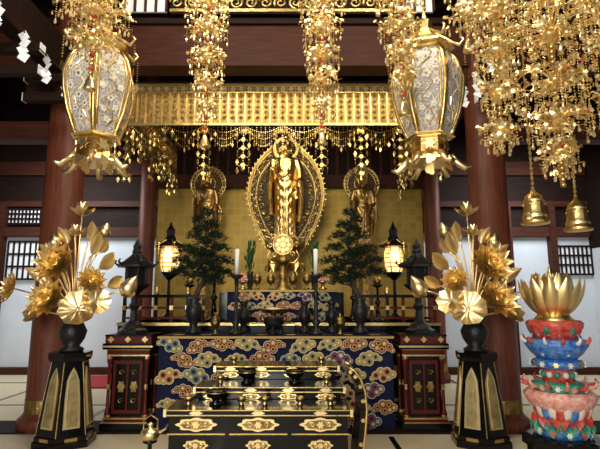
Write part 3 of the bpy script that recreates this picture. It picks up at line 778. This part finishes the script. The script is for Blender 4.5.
# ================================================================= SMALL ALTAR ITEMS
def candlestick():
    mb = MB()
    mb.add(lathe([(0, .09), (.03, .09), (.05, .05), (.1, .03), (.16, .06), (.2, .03), (.45, .02), (.5, .045), (.54, .02), (.68, .03), (.72, .08), (.74, .08), (.745, .02)], 20), BRONZE, None, True)
    mb.add(lathe([(.745, .026), (1.06, .030), (1.07, .01)], 14), WAX, None, True); mb.add(tube([(0, 0, 1.07), (0, 0, 1.1)], .003, 4), BLACK)
    return mb
o = candlestick().build('candlestick', (-.80, 6.1, TZ)); place(o.data, 'candlestick', (.20, 6.1, TZ))
mb = MB()
mb.add(lathe([(0, .06), (.04, .1), (.1, .15), (.15, .14), (.17, .16), (.18, .15), (.17, .12)], 24), BRONZE, T(0, 0, .07), True)
for k in range(3): a = k * 2 * pi / 3 + .5; mb.add(tube([(.08 * cos(a), .08 * sin(a), .12), (.12 * cos(a), .12 * sin(a), .06), (.11 * cos(a), .11 * sin(a), .01)], [.025, .02, .025], 7), BRONZE)
for s in (-1, 1): mb.add(tube([(s * .13, 0, .17), (s * .19, 0, .22), (s * .18, 0, .28), (s * .13, 0, .26)], .012, 6), BRONZE)
mb.build('incense_burner', (-.33, 6.08, TZ), 0, .85)
mb = MB(); mb.add(lathe([(0, .08), (.02, .09), (.05, .03), (.12, .03), (.16, .14), (.18, .19), (.19, .19), (.17, .12)], 28), GOLD, None, True); mb.add(ell(.12, .12, .03, 16, 6), CREAM, T(0, 0, .18), True)
o = mb.build('gilded_offering_dish', (-.35, 6.42, TZ + .12))
mb = MB(); mb.box(-.28, .28, -.12, .12, 0, .12, BLACK); mb.box(-.285, .285, -.125, .125, .1, .12, GOLD); mb.build('small_black_stand', (-.35, 6.42, TZ))
def covered_cup(m):
    mb = MB(); mb.add(lathe([(0, .05), (.02, .05), (.04, .02), (.1, .02), (.12, .06), (.18, .08), (.22, .075), (.23, .08), (.27, .05), (.29, .012), (.32, .018), (.34, .003)], 20), m, None, True); return mb
o = covered_cup(GOLDD).build('gilded_covered_cup', (-1.05, 6.08, TZ), 0, .8)
for x, y, z in ((.5, 6.08, TZ), (-.62, 7.0, OZ), (.1, 7.0, OZ), (-.1, 6.97, OZ), (-.42, 6.97, OZ)): place(o.data, 'gilded_covered_cup', (x, y, z), 0, .8)
def vase():
    mb = MB(); mb.add(lathe([(0, .07), (.02, .08), (.05, .04), (.1, .04), (.18, .08), (.25, .085), (.3, .05), (.36, .04), (.4, .07), (.41, .06)], 20), BRONZE, None, True); return mb
o = vase().build('bronze_vase', (-.75, 6.5, TZ)); place(o.data, 'bronze_vase', (.42, 6.45, TZ)); place(o.data, 'bronze_vase', (.06, 6.45, TZ))
def offering(colr):
    mb = MB(); mb.add(lathe([(0, .07), (.02, .07), (.04, .03), (.1, .03), (.13, .09), (.14, .09)], 16), GOLD, None, True)
    for j, (n, r) in enumerate(((8, .07), (6, .05), (3, .025))):
        for k in range(n): a = 2 * pi * k / n; mb.add(ell(.025, .025, .028, 8, 6), colr, T(r * cos(a), r * sin(a), .165 + .045 * j), True)
    return mb
o = offering(PPINK).build('offering_sweets_stand', (.33, 6.98, OZ), 0, .85); place(o.data, 'offering_sweets_stand', (-.83, 6.98, OZ), 0, .85)
def bouquet():
    mb = MB(); rnd = random.Random(9)
    mb.add(lathe([(0, .06), (.03, .07), (.08, .04), (.2, .07), (.3, .05), (.36, .06)], 16), BRONZE, None, True)
    for i in range(40):
        a = rnd.uniform(0, 6.28); sp = rnd.uniform(.02, .10); h = rnd.uniform(.45, .92)
        e = Vector((sp * cos(a), sp * sin(a), h)); mb.add(tube([(0, 0, .33), e * .6 + Vector((0, 0, .1)), e], .004, 4), LEAFG)
        mb.add(petal(.11, .026, rnd.uniform(.8, 1.5), 1.5, 4, 2), LEAFG, T(*e) @ RZ(a - pi / 2) @ T(0, 0, -.08), True)
    return mb
o = bouquet().build('green_leaf_bouquet', (-.76, 7.33, 1.62), 0, .88); place(o.data, 'green_leaf_bouquet', (.22, 7.33, 1.62), 1.0, .88)
simple_box('lacquer_shelf', -1.2, .65, 7.22, 7.46, 1.2, 1.62, BLACK)
def tall_stand():
    mb = MB(); mb.add(lathe([(0, .12), (.03, .12), (.06, .05), (.3, .025), (.34, .06), (.38, .025), (.6, .02), (.64, .1), (.66, .1)], 14), BLACK, None, True)
    mb.add(lathe([(.66, .05), (.7, .08), (.78, .07), (.8, .02)], 14), GOLDD, None, True); return mb
o = tall_stand().build('tall_offering_stand', (-1.25, 7.05, AT)); place(o.data, 'tall_offering_stand', (.78, 7.05, AT)); place(o.data, 'tall_offering_stand', (-1.6, 7.0, AT), scale=.8); place(o.data, 'tall_offering_stand', (1.12, 7.0, AT), scale=.8)

# ================================================================= FLOWER STANDS
def stand_geo(mb, zt):
    off = pi / 2 + .12; R0, R1 = .285, .185
    mb.add(lathe([(0, .32), (.06, .32), (.07, .30), (.11, .30), (.12, R0), (zt - .1, R1), (zt - .09, .21), (zt - .05, .225), (zt, .225)], 6, off), BLACK)
    def c(k, R, z): a = off + k * pi / 3; return (R * cos(a), R * sin(a), z)
    for k in range(6):
        A, B, Cc, D = c(k, R0, .12), c(k + 1, R0, .12), c(k + 1, R1, zt - .1), c(k, R1, zt - .1)
        def arch(g): return [(.5 - g, .1), (.5 + g, .1), (.5 + g * 1.05, .5), (.5 + g * .95, .75), (.5 + g * .5, .86), (.5, .93), (.5 - g * .5, .86), (.5 - g * .95, .75), (.5 - g * 1.05, .5)]
        quadpanel(mb, A, B, Cc, D, arch(.30), .008, GOLDL)
        quadpanel(mb, A, B, Cc, D, [(u * .76 + .12, v * .93 + .035) for u, v in arch(.28)], .014, CREAM2)
        mb.add(tube([A, D], .006, 5), GOLD)
        quadpanel(mb, c(k, .302, .07), c(k + 1, .302, .07), c(k + 1, .302, .11), c(k, .302, .11), [(.3, .1), (.7, .1), (.7, .9), (.3, .9)], .006, GOLD)
def flower_stand():
    mb = MB(); zt = .95; stand_geo(mb, zt)
    mb.add(lathe([(0, .12), (.03, .13), (.06, .08), (.14, .13), (.22, .15), (.28, .12), (.32, .1), (.36, .14), (.37, .12)], 24), BRONZE, T(0, 0, zt), True)
    zm = zt + .34
    def stem(x, y, z): mb.add(tube([(0, 0, zm), (x * .25, y * .4, zm + (z - zm) * .45), (x * .7, y * .8, zm + (z - zm) * .85), (x, y, z)], .009, 6), GOLDL, None, True)
    F = [(-.12, -.22, .60, .26, (-.1, -1, .25)), (-.18, -.2, .22, .25, (-.2, -1, .35)), (-.66, -.05, .34, .20, (-.8, -.9, .25)), (.22, -.12, .42, .17, (.5, -1, .3))]
    for x, y, z, r, d in F:
        stem(x, y, zm + z); lotus(mb, facing((x, y, zm + z), d), r, GOLDL, GOLD, ((7, 1.0, .6), (9, .5, .85), (12, .08, 1.0)), .27)
    for x, y, z, r, d in [(.12, -.18, .12, .19, (.3, -1, .4)), (-.38, -.05, .10, .16, (-.5, -.8, .5)), (.27, -.1, .2, .15, (.6, -.8, .3))]:
        stem(x, y, zm + z); lotus_leaf(mb, facing((x, y, zm + z), d), r, GOLDL)
    for x, y, z, r in [(.02, -.02, 1.20, .16), (-.03, -.05, .96, .13)]:       # half open tops
        stem(x, y, zm + z); lotus(mb, T(x, y, zm + z - r * .3), r * 1.2, GOLDL, GOLD, ((6, 1.3, .8), (7, .9, .95), (8, .3, .95)), .26)
    for x, y, z, r in [(.60, -.05, .34, .10), (-.26, -.03, .85, .075), (.28, 0, .98, .07)]:   # buds
        stem(x, y, zm + z); mb.add(lathe([(-r, r * .25), (-r * .5, r * .8), (0, r), (r * .7, r * .75), (r * 1.4, r * .25), (r * 1.7, .003)], 10), GOLDL, T(x, y, zm + z) @ RY(x * .9), True)
        for k in range(5): mb.add(petal(r * 1.6, r * .55, 1.1, 1.7), GOLD, T(x, y, zm + z - r) @ RY(x * .9) @ RZ(k * 1.26), True)
    for x, y, z, a, L in [(.2, -.03, .78, -.5, .3), (-.3, -.03, .72, .7, .24), (.33, -.05, .62, -.9, .3), (.16, -.04, .92, -.3, .26), (-.42, 0, .48, .9, .26), (.45, -.03, .42, -1.1, .26), (-.15, -.02, .9, .4, .22), (.3, -.03, .8, -.7, .22), (-.32, -.02, .56, .9, .2)]:  # blade leaves
        stem(x * .8, y, zm + z - .05); mb.add(petal(L, L * .27, 1.4, .9), GOLDL, T(x * .8, y, zm + z - .06) @ RY(-a) @ RZ(pi), True)
    return mb
o = flower_stand().build('gilded_lotus_arrangement', (-2.50, 5.4, 0)); place(o.data, 'gilded_lotus_arrangement', (1.92, 5.4, 0), scale=(-1, 1, 1))

# ================================================================= PAINTED LOTUS PEDESTAL
mb = MB(); X, Y = 2.36, 4.55
def L8(p, m, seg=12): mb.add(lathe(p, seg), m, None, True)
mb.add(lathe([(0, .36), (.1, .36), (.12, .3), (.2, .3), (.22, .34), (.3, .34), (.31, .3)], 8, pi / 8), BLACK)
L8([(.3, .20), (.36, .24), (.42, .22)], PBLUE)
L8([(.42, .17), (.5, .21), (.58, .27), (.66, .31), (.70, .27)], PPINK); L8([(.69, .22), (.72, .25), (.76, .24), (.78, .17)], PGREEN)
L8([(.78, .14), (.84, .12), (.9, .14)], PRED); L8([(.89, .16), (.92, .22), (.95, .22), (.98, .16)], PBLUE)
L8([(.98, .17), (1.03, .22), (1.10, .27), (1.15, .25)], PBLUE); L8([(1.15, .18), (1.19, .19), (1.25, .235), (1.3, .245), (1.32, .22)], PRED)
for k in range(12):
    a = RZ(k * pi / 6); b = RZ((k + .5) * pi / 6)
    mb.add(petal(.24, .075, .9, 1.5), PPINK if k % 2 else PRED, b @ T(0, .19, .46), True); mb.add(petal(.15, .045, .9, 1.5), PWHITE, b @ T(0, .215, .47), True)
    mb.add(petal(.2, .06, .7, 1.6), PRED if k % 2 else PBLUE, a @ T(0, .19, .44), True)
    mb.add(petal(.14, .07, -.6, -1.5), PRED, a @ T(0, .17, .5), True); mb.add(petal(.14, .065, -.5, -1.5), PGREEN, b @ T(0, .18, .44), True)
    mb.add(petal(.17, .06, .8, 1.5), PGREEN if k % 2 else PRED, a @ T(0, .18, 1.0), True)
    mb.add(petal(.11, .035, .8, 1.5), PRED if k % 2 else PWHITE, a @ T(0, .205, 1.01), True)
    mb.add(petal(.14, .055, .8, 1.5), PWHITE if k % 2 else PPINK, b @ T(0, .18, 1.18), True)
    mb.add(petal(.09, .03, .8, 1.5), PRED if k % 2 else PGREEN, b @ T(0, .205, 1.19), True)
    mb.add(plate(.022, .014, 12, .3, 6), GOLD if k % 2 else PWHITE, a @ facing((0, .215, .935), (0, 1, 0)))
    mb.add(plate(.022, .014, 12, .3, 6), PWHITE if k % 2 else PRED, b @ facing((0, .235, .36), (0, 1, 0)))
    mb.add(plate(.022, .014, 12, .3, 6), PWHITE if k % 2 else PPINK, a @ facing((0, .24, .735), (0, 1, 0)))
    mb.add(ell(.028, .028, .03, 8, 6), PGREEN if k % 2 else PWHITE, a @ T(0, .13, .84), True)
    mb.add(tube([(0, .23, .74), (0, .29, .75), (0, .31, .78), (0, .30, .81)], [.022, .02, .015, .006], 6), PPINK if k % 2 else PRED, b, True)   # flaring scroll tips
    mb.add(tube([(0, .23, 1.12), (0, .27, 1.13), (0, .29, 1.16), (0, .28, 1.18)], [.02, .018, .013, .005], 6), PRED if k % 2 else PWHITE, b, True)
for j, (n, t, sc) in enumerate(((12, .30, 1.0), (11, .60, 1.0), (9, .90, .98))):
    for k in range(n): mb.add(petal(.46 * sc, .095 * sc, t, t + 1.25, pw=.8), YGOLD, T(0, 0, 1.33) @ RZ(2 * pi * (k + j * .5) / n) @ T(0, .06, 0), True)
L8([(1.3, .2), (1.36, .14), (1.44, .10), (1.5, .12)], GOLD)
mb.add(ell(.12, .12, .12, 18, 12), GOLD, T(0, 0, 1.60), True); mb.add(lathe([(1.68, .06), (1.74, .03), (1.84, .003)], 12), GOLD, None, True)
for k in range(8): mb.add(petal(.26, .05, 1.3, 1.75), GOLDL, T(0, 0, 1.5) @ RZ(k * pi / 4) @ T(0, .12, 0), True)
mb.build('painted_lotus_pedestal', (X, Y, 0))

# ================================================================= TIERED RITUAL TABLE
def plaque(mb, x, y, z, w, h):
    mb.add(plate(1, .012, 48, .10, 8, w / 2, h / 2), YGOLD, T(x, y, z) @ RX(pi / 2))
    mb.add(plate(1, .006, 32, .06, 8, w * .40, h * .36), GOLDD, T(x, y - .012, z) @ RX(pi / 2))
    mb.add(plate(h * .26, .01, 16, .3, 6), GOLDL, T(x, y - .018, z) @ RX(pi / 2))
    for s in (-1, 1): mb.add(spiral(h * .24, 1.2, 10, .007, s), GOLDL, T(x + s * w * .22, y - .02, z) @ RX(pi / 2), True)
mb = MB()
for x0, x1, y0, y1, zt, npl in ((-1.10, .42, 4.1, 4.5, .62, 3), (-.95, .40, 4.5, 4.9, .73, 4), (-.84, .38, 4.9, 5.3, .86, 4)):
    mb.box(x0, x1, y0, y1 + .0, zt - .05, zt, BLACK); mb.box(x0 + .03, x1 - .03, y0 + .03, y1, 0, zt - .05, BLACK)
    mb.box(x0 - .004, x1 + .004, y0 - .005, y0, zt - .048, zt - .040, GOLD); mb.box(x0 - .004, x1 + .004, y0 - .005, y0, zt - .008, zt - .001, GOLD)
    for xx in (x0, x1): mb.box(xx - .012, xx + .012, y0 - .008, y0 + .08, zt - .055, zt + .003, GOLDL); mb.box(xx - .006, xx + .006, y0, y1, zt - .03, zt + .002, GOLD)
    for i in range(npl):
        xc = x0 + (i + .5) * (x1 - x0) / npl; w = (x1 - x0) / npl * .62
        mb.add(plate(1, .008, 24, .12, 6, .05, .016), GOLDL, T(xc, y0, zt - .026) @ RX(pi / 2))
        if zt < .7:
            plaque(mb, xc, y0 + .03, zt - .12, w, .10); plaque(mb, xc, y0 + .03, zt - .28, w * .6, .08)
            mb.box(xc - w * .75, xc + w * .75, y0 + .022, y0 + .03, zt - .20, zt - .19, GOLD)
        else: plaque(mb, xc, y0 + .03, zt - .085, w * .8, .05)
# scrolled end-board sweeping up at the right end of the table
P = [(.40, .95), (.45, .93), (.50, .86), (.535, .76), (.545, .62), (.53, .45), (.50, .25), (.48, .0)]
for i in range(len(P) - 1):
    (xa, za), (xb, zb) = P[i], P[i + 1]
    dx, dz = xb - xa, zb - za; L = math.hypot(dx, dz); nx, nz = dz / L * .05, -dx / L * .05
    v = [(xa, 4.1, za), (xb, 4.1, zb), (xb + nx, 4.1, zb + nz), (xa + nx, 4.1, za + nz)]
    v += [(p[0], 4.5, p[2]) for p in v]
    mb.add((v, [(0, 3, 2, 1), (4, 5, 6, 7), (0, 1, 5, 4), (1, 2, 6, 5), (2, 3, 7, 6), (3, 0, 4, 7)]), BLACK)
    mb.add(plate(.016, .006, 12, .3, 6), GOLD, T((xa + xb + nx) / 2, 4.098, (za + zb + nz) / 2) @ RX(pi / 2))
mb.add(tube([(x, 4.1, z) for x, z in P], .011, 6), GOLD, None, True); mb.add(tube([(x, 4.5, z) for x, z in P], .011, 6), GOLD, None, True)
mb.build('tiered_ritual_table')
def bowl(m, s):
    mb = MB(); mb.add(lathe([(0, .03), (.015, .03), (.02, .02), (.05, .045), (.08, .05), (.085, .048), (.06, .03)], 18), m, None, True); return mb
ob1 = bowl(GOLD, 1).build('brass_offering_cup', (-.95, 4.28, .621), 0, .85)
for i, (x, y, z) in enumerate([(-.50, 4.28, .621), (-.3, 4.28, .621), (.0, 4.28, .621), (.26, 4.28, .621), (-.75, 4.7, .731), (.25, 4.7, .731), (-.68, 5.1, .861), (.22, 5.1, .861)]):
    place(ob1.data, 'brass_offering_cup', (x, y, z), 0, .8)
mb = MB(); mb.add(lathe([(0, .09), (.02, .1), (.05, .05), (.08, .06), (.12, .13), (.18, .15), (.2, .14), (.16, .1)], 24), BLACK, None, True); mb.add(lathe([(.17, .152), (.18, .152)], 24), GOLD)
o = mb.build('lacquer_bowl', (-.72, 4.3, .621), 0, .6); place(o.data, 'lacquer_bowl', (-.5, 4.7, .731), scale=.6); place(o.data, 'lacquer_bowl', (-.05, 4.7, .731), scale=.6)
mb = MB(); mb.add(lathe([(0, .03), (.01, .1), (.08, .14), (.14, .12), (.16, .04), (.2, .03), (.22, .05), (.25, .003)], 24), GOLDL, None, True)
mb.add(tube([(.12, 0, .1), (.22, 0, .16), (.24, 0, .22)], [.02, .015, .01], 8), GOLDL); mb.add(tube([(-.1, 0, .13), (-.1, 0, .28), (0, 0, .34), (.1, 0, .28), (.1, 0, .13)], .01, 6), GOLD)
mb.add(lathe([(-.55, .13), (-.53, .13), (-.5, .04), (-.05, .03), (-.02, .1), (0, .1)], 16), BLACK, None, True)
mb.build('brass_kettle_on_stand', (-1.27, 4.3, .33), 0, .6)

# ================================================================= CAMERA + LIGHT
cam = bpy.data.cameras.new('camera'); cam.sensor_width = 36; cam.lens = 28.8
co = bpy.data.objects.new('camera', cam); bpy.context.collection.objects.link(co)
co.location = (0, 0, 1.5); co.rotation_euler = (radians(99), 0, 0)
sc = bpy.context.scene; sc.camera = co
sc.view_settings.view_transform = 'Standard'
w = bpy.data.worlds.new('world'); sc.world = w; w.use_nodes = True
w.node_tree.nodes['Background'].inputs[0].default_value = (.97, .98, 1, 1); w.node_tree.nodes['Background'].inputs[1].default_value = .55
def area(name, loc, target, size, e, col):
    l = bpy.data.lights.new(name, 'AREA'); l.size = size; l.energy = e; l.color = col
    o = bpy.data.objects.new(name, l); o.location = loc; bpy.context.collection.objects.link(o)
    o.rotation_euler = (Vector(target) - Vector(loc)).to_track_quat('-Z', 'Y').to_euler()
area('front_fill', (-1.5, -2.5, 2.6), (-.3, 7, 1.6), 2.5, 320, (1, .96, .88))  # unseen fill light added behind the camera, for daylight from assumed open doors
area('overhead_fill', (-.3, 6.9, 4.4), (-.3, 8.5, 2.3), 1.2, 55, (1, .88, .62))  # overhead fill light added to brighten the statues; no fixture there
area('overhead_fill', (-1.2, 3.2, 5.9), (-.3, 6, 1), .8, 95, (1, .9, .72)); area('overhead_fill', (1.2, 3.2, 5.9), (-.3, 6, 1), .8, 95, (1, .9, .72))  # pair of unseen fill lights added above the front of the altar
area('side_wall_fill', (-4.8, 8.6, 4.0), (-4.8, 10.2, 1.4), 1.2, 110, (.9, .95, 1)); area('side_wall_fill', (4.5, 8.6, 4.0), (4.5, 10.2, 1.4), 1.2, 95, (.9, .95, 1))  # unseen lights added to brighten the white walls of the side rooms
